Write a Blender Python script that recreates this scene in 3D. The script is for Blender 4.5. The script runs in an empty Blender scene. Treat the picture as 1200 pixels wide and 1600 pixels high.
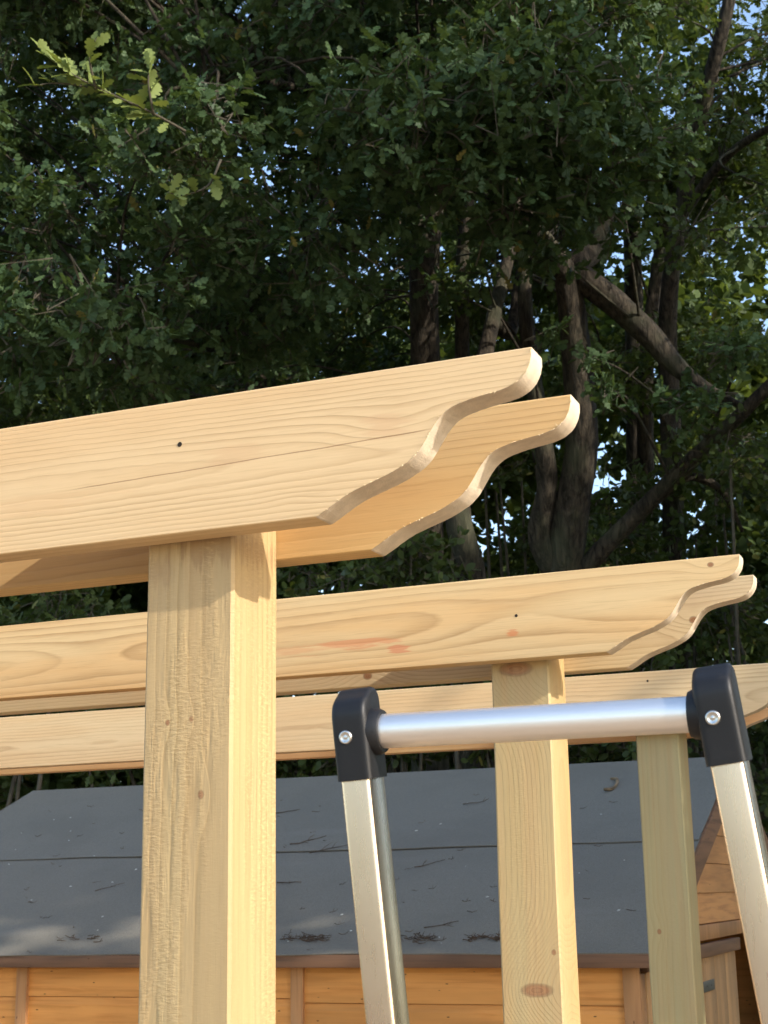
import bpy, bmesh, math
import numpy as np
from mathutils import Matrix, Vector

# ------------------------------------------------------------------ camera, sky, sun, exposure
scene = bpy.context.scene
C = scene.collection
EYE = np.array([0.0, 0.0, 1.9])
F_PX, PITCH, ROLL, YAW = 2355.46, 0.24737, -0.01868, 0.38296      # focal length in pixels of a 1600 px high picture
_cy, _sy = math.cos(YAW), math.sin(YAW)
FWD = np.array([-_sy*math.cos(PITCH), _cy*math.cos(PITCH), math.sin(PITCH)])
_r = np.array([_cy, _sy, 0.0]); _u = np.cross(_r, FWD)
RGT = math.cos(ROLL)*_r + math.sin(ROLL)*_u
UPV = -math.sin(ROLL)*_r + math.cos(ROLL)*_u
cam_data = bpy.data.cameras.new('camera')
cam_data.sensor_fit = 'VERTICAL'; cam_data.sensor_height = 36.0
cam_data.lens = F_PX/1600*36.0
cam_data.dof.use_dof = True; cam_data.dof.focus_distance = 2.1; cam_data.dof.aperture_fstop = 24
cam_data.clip_start = 0.05; cam_data.clip_end = 2000
cam = bpy.data.objects.new('camera', cam_data); C.objects.link(cam)
cam.matrix_world = Matrix(((RGT[0], UPV[0], -FWD[0], EYE[0]), (RGT[1], UPV[1], -FWD[1], EYE[1]),
                           (RGT[2], UPV[2], -FWD[2], EYE[2]), (0, 0, 0, 1)))
scene.camera = cam

SUN_EL, SUN_AZ = math.radians(26.0), math.radians(104.5)           # azimuth clockwise from +Y
to_sun = Vector((math.sin(SUN_AZ)*math.cos(SUN_EL), math.cos(SUN_AZ)*math.cos(SUN_EL), math.sin(SUN_EL)))
world = bpy.data.worlds.new('World'); scene.world = world; world.use_nodes = True
wn = world.node_tree.nodes; wl = world.node_tree.links; wn.clear()
sky = wn.new('ShaderNodeTexSky'); sky.sky_type = 'NISHITA'; sky.sun_disc = False
sky.sun_elevation = SUN_EL; sky.sun_rotation = SUN_AZ; sky.air_density = 1.0; sky.dust_density = 1.2; sky.ozone_density = 1.0
bg = wn.new('ShaderNodeBackground'); bg.inputs['Strength'].default_value = 0.15
wo = wn.new('ShaderNodeOutputWorld')
wl.new(sky.outputs[0], bg.inputs[0]); wl.new(bg.outputs[0], wo.inputs[0])
sun_data = bpy.data.lights.new('sun', 'SUN'); sun_data.energy = 2.1; sun_data.angle = math.radians(0.53); sun_data.color = (1.0, 0.94, 0.85)
sun = bpy.data.objects.new('sun', sun_data); C.objects.link(sun)
sun.rotation_euler = to_sun.to_track_quat('Z', 'Y').to_euler()
sun.location = (20, -5, 14)
scene.view_settings.view_transform = 'Standard'; scene.view_settings.look = 'None'
scene.view_settings.gamma = 1.0; scene.view_settings.exposure = 1.45
scene.view_settings.use_curve_mapping = False
scene.render.engine = 'CYCLES'
scene.cycles.max_bounces = 5; scene.cycles.diffuse_bounces = 3; scene.cycles.glossy_bounces = 2
scene.cycles.transmission_bounces = 4; scene.cycles.transparent_max_bounces = 4
scene.cycles.use_denoising = True
scene.cycles.use_adaptive_sampling = True; scene.cycles.adaptive_threshold = 0.025
scene.cycles.sample_clamp_indirect = 6.0

def ray(u, v):
    return FWD + RGT*(u-600)/F_PX + UPV*(800-v)/F_PX
def at(u, v, d):                                                    # a point d metres in front of the camera
    return EYE + ray(u, v)*d

# ------------------------------------------------------------------ helpers
def empty(name, loc, label, cat, group=None):
    o = bpy.data.objects.new(name, None); C.objects.link(o)
    o.empty_display_size = 0.2; o.location = tuple(loc)
    o['label'] = label; o['category'] = cat
    if group: o['group'] = group
    return o
def tag(o, label=None, cat=None, group=None, kind=None):
    if label: o['label'] = label
    if cat: o['category'] = cat
    if group: o['group'] = group
    if kind: o['kind'] = kind
    return o
def link(name, me, mat, parent=None, loc=(0, 0, 0)):
    o = bpy.data.objects.new(name, me); C.objects.link(o)
    if mat is not None and not me.materials: me.materials.append(mat)
    o.location = tuple(loc)
    if parent is not None: o.parent = parent
    return o
def mesh_py(name, verts, faces, smooth=False):
    me = bpy.data.meshes.new(name); me.from_pydata([tuple(v) for v in verts], [], faces); me.update()
    if smooth:
        for p in me.polygons: p.use_smooth = True
    return me
def mesh_tris(name, verts, tris, smooth=False):
    verts = np.asarray(verts, np.float32); tris = np.asarray(tris, np.int32)
    me = bpy.data.meshes.new(name)
    me.vertices.add(len(verts)); me.vertices.foreach_set('co', verts.ravel())
    me.loops.add(tris.size); me.loops.foreach_set('vertex_index', tris.ravel())
    me.polygons.add(len(tris)); me.polygons.foreach_set('loop_start', np.arange(0, tris.size, 3, dtype=np.int32))
    me.polygons.foreach_set('loop_total', np.full(len(tris), 3, np.int32))
    me.polygons.foreach_set('use_smooth', np.full(len(tris), smooth, bool))
    me.update(calc_edges=True)
    return me
def bm_mesh(name, bm, smooth_angle=None):
    bmesh.ops.recalc_face_normals(bm, faces=bm.faces)
    me = bpy.data.meshes.new(name); bm.to_mesh(me); bm.free()
    if smooth_angle is not None:
        for p in me.polygons: p.use_smooth = True
        me.set_sharp_from_angle(angle=math.radians(smooth_angle))
    return me
def bm_box(bm, lo, hi, frame=None):
    vs = [(x, y, z) for z in (lo[2], hi[2]) for y in (lo[1], hi[1]) for x in (lo[0], hi[0])]
    if frame is not None:
        o, ex, ey, ez = frame
        vs = [o+ex*x+ey*y+ez*z for x, y, z in vs]
    v = [bm.verts.new(tuple(p)) for p in vs]
    for f in ((0, 2, 3, 1), (4, 5, 7, 6), (0, 1, 5, 4), (2, 6, 7, 3), (0, 4, 6, 2), (1, 3, 7, 5)):
        bm.faces.new([v[i] for i in f])
    return v
def box(name, lo, hi, mat, parent=None, bevel=0.0, frame=None, seg=2):
    bm = bmesh.new(); bm_box(bm, lo, hi, frame)
    if bevel: bmesh.ops.bevel(bm, geom=bm.edges[:], offset=bevel, segments=seg, affect='EDGES', profile=0.5)
    return link(name, bm_mesh(name, bm, 40 if bevel else None), mat, parent)
def catmull(pts, n=6):
    pts = np.asarray(pts, float)
    P = np.vstack([2*pts[0]-pts[1], pts, 2*pts[-1]-pts[-2]])
    out = []
    for i in range(1, len(P)-2):
        for t in np.linspace(0, 1, n, endpoint=False):
            a, b, c, d = P[i-1], P[i], P[i+1], P[i+2]
            out.append(0.5*((2*b)+(-a+c)*t+(2*a-5*b+4*c-d)*t*t+(-a+3*b-3*c+d)*t**3))
    out.append(P[-2]); return np.array(out)
def tube(pts, radii, n=10, wob=0.0, rng=None, caps=True):
    """verts, faces (tris) of a tapered tube along a polyline"""
    pts = np.asarray(pts, float); radii = np.asarray(radii, float)
    t = np.gradient(pts, axis=0); t /= np.linalg.norm(t, axis=1)[:, None]+1e-9
    a = np.array([1.0, 0, 0]) if abs(t[0][0]) < .8 else np.array([0, 1.0, 0])
    V = []; ang = np.linspace(0, 2*np.pi, n, endpoint=False)
    w = np.ones(n)
    for i in range(len(pts)):
        a = a-t[i]*(a@t[i]); a /= np.linalg.norm(a); b = np.cross(t[i], a)
        if wob and rng is not None: w = 0.75*w+0.25*(1+rng.normal(0, wob*2, n))
        V.append(pts[i]+radii[i]*(w*np.cos(ang))[:, None]*a+radii[i]*(w*np.sin(ang))[:, None]*b)
    V = np.concatenate(V); T = []
    for i in range(len(pts)-1):
        for j in range(n):
            p, q = i*n+j, i*n+(j+1) % n
            T += [(p, q, q+n), (p, q+n, p+n)]
    if caps:
        for j in range(1, n-1):
            T.append((0, j+1, j)); k = (len(pts)-1)*n; T.append((k, k+j, k+j+1))
    return V, np.array(T, int)
def join(parts):
    V = []; T = []; o = 0
    for v, t in parts:
        V.append(np.asarray(v)); T.append(np.asarray(t)+o); o += len(v)
    return np.concatenate(V), np.concatenate(T)

# ------------------------------------------------------------------ materials
class NT:
    def __init__(self, name):
        self.m = bpy.data.materials.new(name); self.m.use_nodes = True
        self.t = self.m.node_tree; self.t.nodes.clear()
    def n(self, typ, **kw):
        nd = self.t.nodes.new(typ)
        for k, v in kw.items(): setattr(nd, k, v)
        return nd
    def l(self, a, b): self.t.links.new(a, b)
    def val(self, x, sock):
        if isinstance(x, (int, float, tuple, list)): sock.default_value = x
        else: self.l(x, sock)
    def math(self, op, a, b=0.0, c=None, clamp=False):
        nd = self.n('ShaderNodeMath', operation=op); nd.use_clamp = clamp
        self.val(a, nd.inputs[0]); self.val(b, nd.inputs[1])
        if c is not None: self.val(c, nd.inputs[2])
        return nd.outputs[0]
    def vmath(self, op, a, b=(0, 0, 0)):
        nd = self.n('ShaderNodeVectorMath', operation=op); self.val(a, nd.inputs[0]); self.val(b, nd.inputs[1])
        return nd.outputs['Value'] if op in ('LENGTH', 'DOT_PRODUCT') else nd.outputs[0]
    def noise(self, vec, scale=1.0, detail=2.0, rough=0.5, dist=0.0):
        nd = self.n('ShaderNodeTexNoise'); self.l(vec, nd.inputs['Vector'])
        nd.inputs['Scale'].default_value = scale; nd.inputs['Detail'].default_value = detail
        nd.inputs['Roughness'].default_value = rough; nd.inputs['Distortion'].default_value = dist
        return nd.outputs['Fac']
    def mix(self, fac, a, b, mode='MIX'):
        nd = self.n('ShaderNodeMix', data_type='RGBA', blend_type=mode)
        self.val(fac, nd.inputs[0])
        for x, s in ((a, nd.inputs[6]), (b, nd.inputs[7])):
            if isinstance(x, tuple): s.default_value = (x[0], x[1], x[2], 1)
            else: self.l(x, s)
        return nd.outputs[2]
    def ramp(self, fac, stops, interp='LINEAR'):
        nd = self.n('ShaderNodeValToRGB'); cr = nd.color_ramp; cr.interpolation = interp
        while len(cr.elements) < len(stops): cr.elements.new(0.5)
        for e, (p, c) in zip(cr.elements, stops):
            e.position = p; e.color = (c, c, c, 1) if isinstance(c, (int, float)) else (c[0], c[1], c[2], 1)
        self.l(fac, nd.inputs[0]); return nd.outputs[0]
    def smooth(self, x, a, b):
        nd = self.n('ShaderNodeMapRange', interpolation_type='SMOOTHSTEP'); self.l(x, nd.inputs[0])
        nd.inputs[1].default_value = a; nd.inputs[2].default_value = b
        return nd.outputs[0]
    def bump(self, h, strength, dist=0.001, normal=None):
        nd = self.n('ShaderNodeBump'); nd.inputs['Strength'].default_value = strength; nd.inputs['Distance'].default_value = dist
        self.l(h, nd.inputs['Height'])
        if normal is not None: self.l(normal, nd.inputs['Normal'])
        return nd.outputs[0]
    def bsdf(self, color, rough=0.6, spec=0.4, metal=0.0, normal=None):
        b = self.n('ShaderNodeBsdfPrincipled'); self.val(color if not isinstance(color, tuple) else (*color[:3], 1), b.inputs['Base Color'])
        self.val(rough, b.inputs['Roughness']); b.inputs['Metallic'].default_value = metal
        b.inputs['Specular IOR Level'].default_value = spec
        if normal is not None: self.l(normal, b.inputs['Normal'])
        return b
    def out(self, sh):
        o = self.n('ShaderNodeOutputMaterial'); self.l(sh, o.inputs[0]); return self.m

def timber(name, axis='X', seed=0.0, pith=(0.055, 0.07), slope=(0.012, 0.004), spacing=0.0065,
           light=(0.70, 0.49, 0.255), dark=(0.52, 0.31, 0.135), contrast=0.75, warm=(0.72, 0.42, 0.20), green=0.0, knots=(),
           rough_sawn=0.0, warp=0.022, stains=(), whorls=(), cracks=(), wfreq=0.8):
    """pine: growth rings round a tilted pith, so the faces show flames and stripes; knots = (along, across, radius)"""
    t = NT(name)
    tc = t.n('ShaderNodeTexCoord').outputs['Object']
    sep = t.n('ShaderNodeSeparateXYZ'); t.l(tc, sep.inputs[0])
    if axis == 'X': along, da, db = sep.outputs[0], sep.outputs[1], sep.outputs[2]
    else: along, da, db = sep.outputs[2], sep.outputs[1], sep.outputs[0]
    cmb = t.n('ShaderNodeCombineXYZ'); t.l(along, cmb.inputs[0]); t.l(da, cmb.inputs[1]); t.l(db, cmb.inputs[2])
    P = t.vmath('ADD', cmb.outputs[0], (seed*3.7, seed*1.3, seed*2.1))
    w1 = t.noise(t.vmath('MULTIPLY', P, (wfreq, 5, 5)), 1.0, 2.0, 0.45)
    w2 = t.noise(t.vmath('MULTIPLY', P, (7, 30, 30)), 1.0, 3.0, 0.6)
    wa = t.math('MULTIPLY_ADD', w1, warp*2, -warp)
    wb = t.math('MULTIPLY_ADD', w2, 0.005, -0.0025)
    ya = t.math('SUBTRACT', da, t.math('MULTIPLY_ADD', along, slope[0], pith[0]))
    zb = t.math('SUBTRACT', db, t.math('MULTIPLY_ADD', along, slope[1], pith[1]))
    r = t.math('SQRT', t.math('ADD', t.math('MULTIPLY', ya, ya), t.math('MULTIPLY', zb, zb)))
    r = t.math('ADD', r, t.math('ADD', wa, wb))
    kd = None
    for kk in knots:
        kx, kz, kr = kk[:3]; asp = kk[3] if len(kk) > 3 else 0.8
        dv = t.vmath('SUBTRACT', cmb.outputs[0], (kx, 0, kz))
        d = t.vmath('LENGTH', t.vmath('MULTIPLY', dv, (asp*0.56/kr, 0.0, 1.0/kr)))
        g = t.math('POWER', 2.718, t.math('MULTIPLY', t.math('MULTIPLY', d, d), -0.18))
        r = t.math('MULTIPLY_ADD', g, kr*1.6, r)
        dc = t.vmath('LENGTH', t.vmath('MULTIPLY', dv, (asp/kr, 0.0, 1.0/kr)))
        kd = dc if kd is None else t.math('MINIMUM', kd, dc)
    for kx, kz, kr in whorls:
        dv = t.vmath('SUBTRACT', cmb.outputs[0], (kx, 0, kz))
        d = t.vmath('LENGTH', t.vmath('MULTIPLY', dv, (0.3/kr, 0.0, 1.0/kr)))
        r = t.math('MULTIPLY_ADD', t.math('POWER', 2.718, t.math('MULTIPLY', t.math('MULTIPLY', d, d), -0.5)), kr*0.55, r)
    fr = t.math('FRACT', t.math('DIVIDE', r, spacing))
    ring = t.ramp(fr, [(0.0, 0.0), (0.45, 0.12), (0.80, 0.75), (0.88, 1.0), (0.96, 0.35), (1.0, 0.0)])
    cvar = t.noise(t.vmath('MULTIPLY', P, (2.0, 14, 14)), 1.0, 2.0)
    ringf = t.math('MULTIPLY', ring, t.math('MULTIPLY', t.smooth(cvar, 0.22, 0.72), contrast))
    fib = t.noise(t.vmath('MULTIPLY', P, (14, 420, 420)), 1.0, 3.0, 0.6)
    patch = t.noise(t.vmath('MULTIPLY', P, (1.1, 9, 9)), 1.0, 3.0, 0.55)
    col = t.mix(t.smooth(patch, 0.35, 0.7), light, warm)
    col = t.mix(ringf, col, dark)
    col = t.mix(t.math('MULTIPLY', t.smooth(fib, 0.5, 0.8), 0.28), col, (dark[0]*0.8, dark[1]*0.8, dark[2]*0.8))
    col = t.mix(t.math('MULTIPLY', t.smooth(fib, 0.48, 0.2), 0.25), col, (min(light[0]*1.15, .85), light[1]*1.15, light[2]*1.2))
    if green:
        gp = t.noise(t.vmath('MULTIPLY', P, (0.9, 26, 26)), 1.0, 3.0, 0.6)
        col = t.mix(t.math('MULTIPLY', t.smooth(gp, 0.35, 0.65), green), col, (0.335, 0.31, 0.165))
        sp = t.noise(t.vmath('MULTIPLY', P, (3, 60, 60)), 1.0, 3.0, 0.6)
        col = t.mix(t.math('MULTIPLY', t.smooth(sp, 0.56, 0.78), 0.45), col, (0.30, 0.235, 0.12))
    for sx, sz, srx, srz, sc, amt in stains:
        dv = t.vmath('MULTIPLY', t.vmath('SUBTRACT', cmb.outputs[0], (sx, 0, sz)), (1/srx, 0, 1/srz))
        dd = t.math('ADD', t.vmath('LENGTH', dv), t.math('MULTIPLY_ADD', t.noise(t.vmath('MULTIPLY', P, (9, 150, 150)), 1.0, 4.0, 0.65), 3.0, -1.5))
        col = t.mix(t.math('MULTIPLY', t.smooth(dd, 1.0, 0.5), amt), col, sc)
    if kd is not None:
        kdn = t.math('ADD', kd, t.math('MULTIPLY_ADD', w2, 0.3, -0.15))
        kr_ = t.math('FRACT', t.math('MULTIPLY', kd, 4.0))
        kc = t.mix(kr_, (0.34, 0.17, 0.075), (0.24, 0.11, 0.05))
        col = t.mix(t.smooth(kdn, 0.62, 0.38), col, kc)
        col = t.mix(t.math('MULTIPLY', t.smooth(t.math('ABSOLUTE', t.math('SUBTRACT', kdn, 0.55)), 0.16, 0.0), 0.55), col, (0.17, 0.09, 0.045))
    for x0, z0, x1, z1, wd in cracks:
        k = (z1-z0)/(x1-x0)
        dl = t.math('ABSOLUTE', t.math('SUBTRACT', t.math('SUBTRACT', db, t.math('MULTIPLY_ADD', along, k, z0-k*x0)), t.math('MULTIPLY_ADD', w2, 0.004, -0.002)))
        inx = t.math('MULTIPLY', t.smooth(along, x0, x0+0.06), t.smooth(along, x1, x1-0.03))
        col = t.mix(t.math('MULTIPLY', t.math('MULTIPLY', t.smooth(dl, wd, wd*0.3), inx), 0.7), col, (0.20, 0.09, 0.03))
    h = t.math('MULTIPLY_ADD', ring, -0.6, t.math('MULTIPLY', fib, 0.5))
    nb = t.bump(h, 0.35, 0.0009)
    if rough_sawn:
        msk = t.smooth(t.noise(t.vmath('MULTIPLY', P, (3.0, 16, 16)), 1.0, 3.0, 0.6), 0.42, 0.58)
        saw = t.noise(t.vmath('MULTIPLY', P, (430, 120, 120)), 1.0, 2.0, 0.55, 0.35)
        fz2 = t.noise(t.vmath('MULTIPLY', P, (8, 60, 60)), 1.0, 3.0, 0.6, 0.3)
        fuz = t.noise(t.vmath('MULTIPLY', P, (90, 240, 240)), 1.0, 3.0, 0.7, 0.4)
        cm = t.math('MULTIPLY', t.smooth(fz2, 0.30, 0.56), t.math('MULTIPLY_ADD', msk, 0.8, 0.2))
        hh = t.math('MULTIPLY', t.math('ADD', saw, t.math('MULTIPLY', fuz, 0.6)), cm)
        col = t.mix(t.math('MULTIPLY', t.math('MULTIPLY', t.smooth(saw, 0.48, 0.68), cm), 0.4*rough_sawn), col, tuple(min(.8, c_*1.3) for c_ in light))
        col = t.mix(t.math('MULTIPLY', t.math('MULTIPLY', t.smooth(saw, 0.48, 0.3), cm), 0.25*rough_sawn), col, tuple(c_*0.8 for c_ in dark))
        bnd = t.noise(t.vmath('MULTIPLY', P, (1.0, 55, 55)), 1.0, 2.0, 0.5)
        col = t.mix(t.math('MULTIPLY', t.smooth(bnd, 0.42, 0.65), 0.32), col, (0.41, 0.28, 0.14))
        nb = t.bump(hh, rough_sawn*0.6, 0.0013, nb)
    b = t.bsdf(col, t.math('MULTIPLY_ADD', fib, 0.2, 0.5), 0.3, normal=nb)
    return t.out(b.outputs[0])

def simple(name, color, rough=0.6, spec=0.4, metal=0.0, var=0.15, scale=20.0, bump=0.0, bscale=None, stretch=(1, 1, 1)):
    t = NT(name); tc = t.n('ShaderNodeTexCoord').outputs['Object']; v = t.vmath('MULTIPLY', tc, stretch)
    nz = t.noise(v, scale, 4.0, 0.6)
    k = tuple(c*(1-var*1.6) for c in color); k2 = tuple(min(1, c*(1+var)) for c in color)
    col = t.mix(t.smooth(nz, 0.3, 0.7), k, k2)
    nb = t.bump(t.noise(v, bscale or scale*4, 4.0, 0.65), bump, 0.002) if bump else None
    return t.out(t.bsdf(col, t.math('MULTIPLY_ADD', nz, 0.15, rough-0.07), spec, metal, nb).outputs[0])

def shed_timber(name, base, dark, seed=0.0, axis=0):
    t = NT(name); tc = t.n('ShaderNodeTexCoord').outputs['Object']
    rnd = t.n('ShaderNodeObjectInfo').outputs['Random']
    cmb = t.n('ShaderNodeCombineXYZ'); t.l(t.math('MULTIPLY', rnd, 9.0), cmb.inputs[0]); t.l(t.math('MULTIPLY', rnd, 17.0), cmb.inputs[2])
    P = t.vmath('ADD', tc, cmb.outputs[0])
    st = [[3, 60, 60], [60, 3, 60], [60, 60, 3]][axis]
    g = t.noise(t.vmath('MULTIPLY', P, tuple(st)), 1.0, 4.0, 0.6, 0.4)
    pt = t.noise(t.vmath('MULTIPLY', P, tuple(x*0.12+0.8 for x in st)), 1.0, 3.0, 0.55)
    kn = t.n('ShaderNodeTexVoronoi'); t.l(t.vmath('MULTIPLY', P, tuple((3.0 if x == 3 else 9.0) for x in st)), kn.inputs['Vector'])
    col = t.mix(t.smooth(g, 0.42, 0.75), base, dark)
    col = t.mix(t.math('MULTIPLY', t.smooth(pt, 0.38, 0.68), 0.7), col, tuple(c*0.6 for c in base))
    col = t.mix(t.smooth(kn.outputs['Distance'], 0.09, 0.05), col, (0.07, 0.03, 0.012))
    nb = t.bump(g, 0.3, 0.001)
    return t.out(t.bsdf(col, 0.62, 0.3, normal=nb).outputs[0])

M = {}
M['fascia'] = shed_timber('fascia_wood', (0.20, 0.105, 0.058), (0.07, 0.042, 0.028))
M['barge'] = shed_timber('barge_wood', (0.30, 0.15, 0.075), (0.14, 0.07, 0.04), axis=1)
M['board'] = shed_timber('shiplap_wood', (0.76, 0.34, 0.09), (0.58, 0.225, 0.05))
M['board_side'] = shed_timber('gable_board_wood', (0.74, 0.355, 0.125), (0.54, 0.235, 0.08), axis=1)
M['batten'] = shed_timber('batten_wood', (0.50, 0.25, 0.10), (0.34, 0.155, 0.06), axis=2)
M['door'] = shed_timber('door_wood', (0.56, 0.31, 0.13), (0.42, 0.22, 0.09), axis=2)
M['splinter'] = simple('raw_splinters', (0.80, 0.62, 0.38), 0.8, 0.2)
M['sawn'] = simple('sawn_end_grain', (0.66, 0.54, 0.40), 0.85, 0.15, var=0.07, scale=60, bump=0.5, bscale=500)
M['hole'] = simple('screw_hole_shade', (0.03, 0.022, 0.015), 0.8, 0.2)  # near-black: the shade inside the fixing holes is put into the colour
M['dark'] = simple('dark_interior', (0.03, 0.024, 0.02), 0.9, 0.1)
M['steel'] = simple('rivet_steel', (0.66, 0.65, 0.62), 0.32, 0.5, 1.0, 0.06)
M['hinge'] = simple('hinge_steel', (0.16, 0.15, 0.14), 0.5, 0.5, 0.8)
M['twig'] = simple('dry_twig', (0.10, 0.064, 0.04), 0.85, 0.2, var=0.3, scale=30)
M['bark_curl'] = simple('curled_bark', (0.24, 0.17, 0.10), 0.85, 0.2, var=0.3, scale=30)

def felt_material():
    t = NT('roof_felt'); tc = t.n('ShaderNodeTexCoord').outputs['Object']
    g = t.noise(tc, 480.0, 2.0, 0.7); m = t.noise(tc, 2.2, 4.0, 0.6); s = t.noise(t.vmath('MULTIPLY', tc, (1.2, 5, 5)), 1.0, 4.0, 0.6)
    col = t.mix(t.smooth(g, 0.3, 0.7), (0.145, 0.129, 0.101), (0.245, 0.22, 0.175))
    col = t.mix(t.math('MULTIPLY', t.smooth(m, 0.42, 0.72), 0.45), col, (0.15, 0.134, 0.106))
    col = t.mix(t.math('MULTIPLY', t.smooth(s, 0.58, 0.78), 0.30), col, (0.26, 0.24, 0.205))
    g2 = t.noise(tc, 110.0, 3.0, 0.7)
    col = t.mix(t.math('MULTIPLY', t.smooth(g2, 0.5, 0.75), 0.4), col, (0.10, 0.092, 0.078))
    wn_ = t.noise(tc, 5.0, 3.0, 0.5)
    nb = t.bump(wn_, 0.25, 0.012); nb = t.bump(g, 0.5, 0.0015, nb)
    return t.out(t.bsdf(col, 0.85, 0.25, normal=nb).outputs[0])
M['felt'] = felt_material()

def bark_material():
    t = NT('oak_bark'); tc = t.n('ShaderNodeTexCoord').outputs['Object']
    a = t.noise(t.vmath('MULTIPLY', tc, (34, 34, 6.5)), 1.0, 6.0, 0.7, 0.6); b = t.noise(tc, 3.0, 3.0)
    col = t.mix(t.smooth(a, 0.35, 0.66), (0.016, 0.013, 0.009), (0.085, 0.067, 0.046))
    col = t.mix(t.math('MULTIPLY', t.smooth(b, 0.45, 0.7), 0.5), col, (0.10, 0.11, 0.06))
    return t.out(t.bsdf(col, 0.85, 0.2, normal=t.bump(a, 1.0, 0.035)).outputs[0])
M['bark'] = bark_material()
M['twig_bark'] = simple('twig_bark', (0.085, 0.072, 0.05), 0.8, 0.2, var=0.25, scale=8)

def leaf_material(name, c1, c2, trans=(0.16, 0.22, 0.03), tf=0.3, odd=(0.22, 0.19, 0.05), odd_at=0.994, rough=0.55):
    t = NT(name)
    rnd = t.n('ShaderNodeNewGeometry').outputs['Random Per Island']
    r2 = t.math('FRACT', t.math('MULTIPLY', rnd, 37.17))
    col = t.mix(rnd, c1, c2)
    tr = t.mix(r2, tuple(x*0.6 for x in trans), trans)
    od = t.math('GREATER_THAN', r2, odd_at)
    col = t.mix(od, col, odd); tr = t.mix(od, tr, odd)
    b = t.bsdf(col, t.math('MULTIPLY_ADD', r2, 0.25, rough-0.1), 0.26)
    tb = t.n('ShaderNodeBsdfTranslucent'); t.l(tr, tb.inputs[0])
    mx = t.n('ShaderNodeMixShader'); mx.inputs[0].default_value = tf
    t.l(b.outputs[0], mx.inputs[1]); t.l(tb.outputs[0], mx.inputs[2])
    return t.out(mx.outputs[0])
M['leaf_oak'] = leaf_material('oak_leaf', (0.040, 0.072, 0.027), (0.080, 0.128, 0.048), trans=(0.14, 0.20, 0.035), tf=0.28)
M['leaf_mid'] = leaf_material('woodland_leaf', (0.042, 0.066, 0.020), (0.080, 0.115, 0.032), trans=(0.17, 0.22, 0.03), tf=0.34)
M['leaf_sunlit'] = leaf_material('sunlit_oak_leaf', (0.15, 0.20, 0.055), (0.24, 0.28, 0.08), trans=(0.30, 0.34, 0.05), tf=0.3, odd_at=2.0)  # lighter copy of the oak leaf, with sunlight put into its colours
M['leaf_ivy'] = leaf_material('shrub_leaf', (0.038, 0.058, 0.018), (0.08, 0.11, 0.03), rough=0.45, odd=(0.24, 0.23, 0.06), odd_at=0.98)

# ------------------------------------------------------------------ ground
def ground_material():
    t = NT('garden_ground'); tc = t.n('ShaderNodeTexCoord').outputs['Object']
    a = t.noise(tc, 0.35, 3.0); b = t.noise(tc, 14.0, 5.0, 0.7)
    grass = t.mix(b, (0.045, 0.07, 0.02), (0.10, 0.13, 0.045)); soil = t.mix(b, (0.10, 0.075, 0.05), (0.17, 0.125, 0.08))
    col = t.mix(t.smooth(a, 0.42, 0.58), grass, soil)
    return t.out(t.bsdf(col, 0.95, 0.1, normal=t.bump(b, 0.8, 0.03)).outputs[0])
g = mesh_py('ground', [(-900, -900, 0), (900, -900, 0), (900, 900, 0), (-900, 900, 0)], [(0, 1, 2, 3)])
tag(link('ground', g, ground_material()), 'grass and bare soil of the garden floor', kind='structure')
def patio_material():
    t = NT('sandstone_paving'); tc = t.n('ShaderNodeTexCoord').outputs['Object']
    br = t.n('ShaderNodeTexBrick'); t.l(tc, br.inputs['Vector']); br.inputs['Scale'].default_value = 1.0
    br.inputs['Brick Width'].default_value = 0.6; br.inputs['Row Height'].default_value = 0.45; br.inputs['Mortar Size'].default_value = 0.008
    br.inputs['Color1'].default_value = (0.40, 0.285, 0.18, 1); br.inputs['Color2'].default_value = (0.34, 0.24, 0.15, 1); br.inputs['Mortar'].default_value = (0.2, 0.17, 0.14, 1)
    b = t.noise(tc, 9.0, 4.0, 0.6)
    return t.out(t.bsdf(t.mix(t.math('MULTIPLY', b, 0.35), br.outputs[0], (0.25, 0.2, 0.15)), 0.85, 0.3).outputs[0])
pm = mesh_py('patio', [(-14, -22, 0.004), (9, -22, 0.004), (9, 3.9, 0.004), (-14, 3.9, 0.004)], [(0, 1, 2, 3)])
tag(link('patio', pm, patio_material()), 'buff sandstone patio paving under the pergola', kind='structure')

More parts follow.
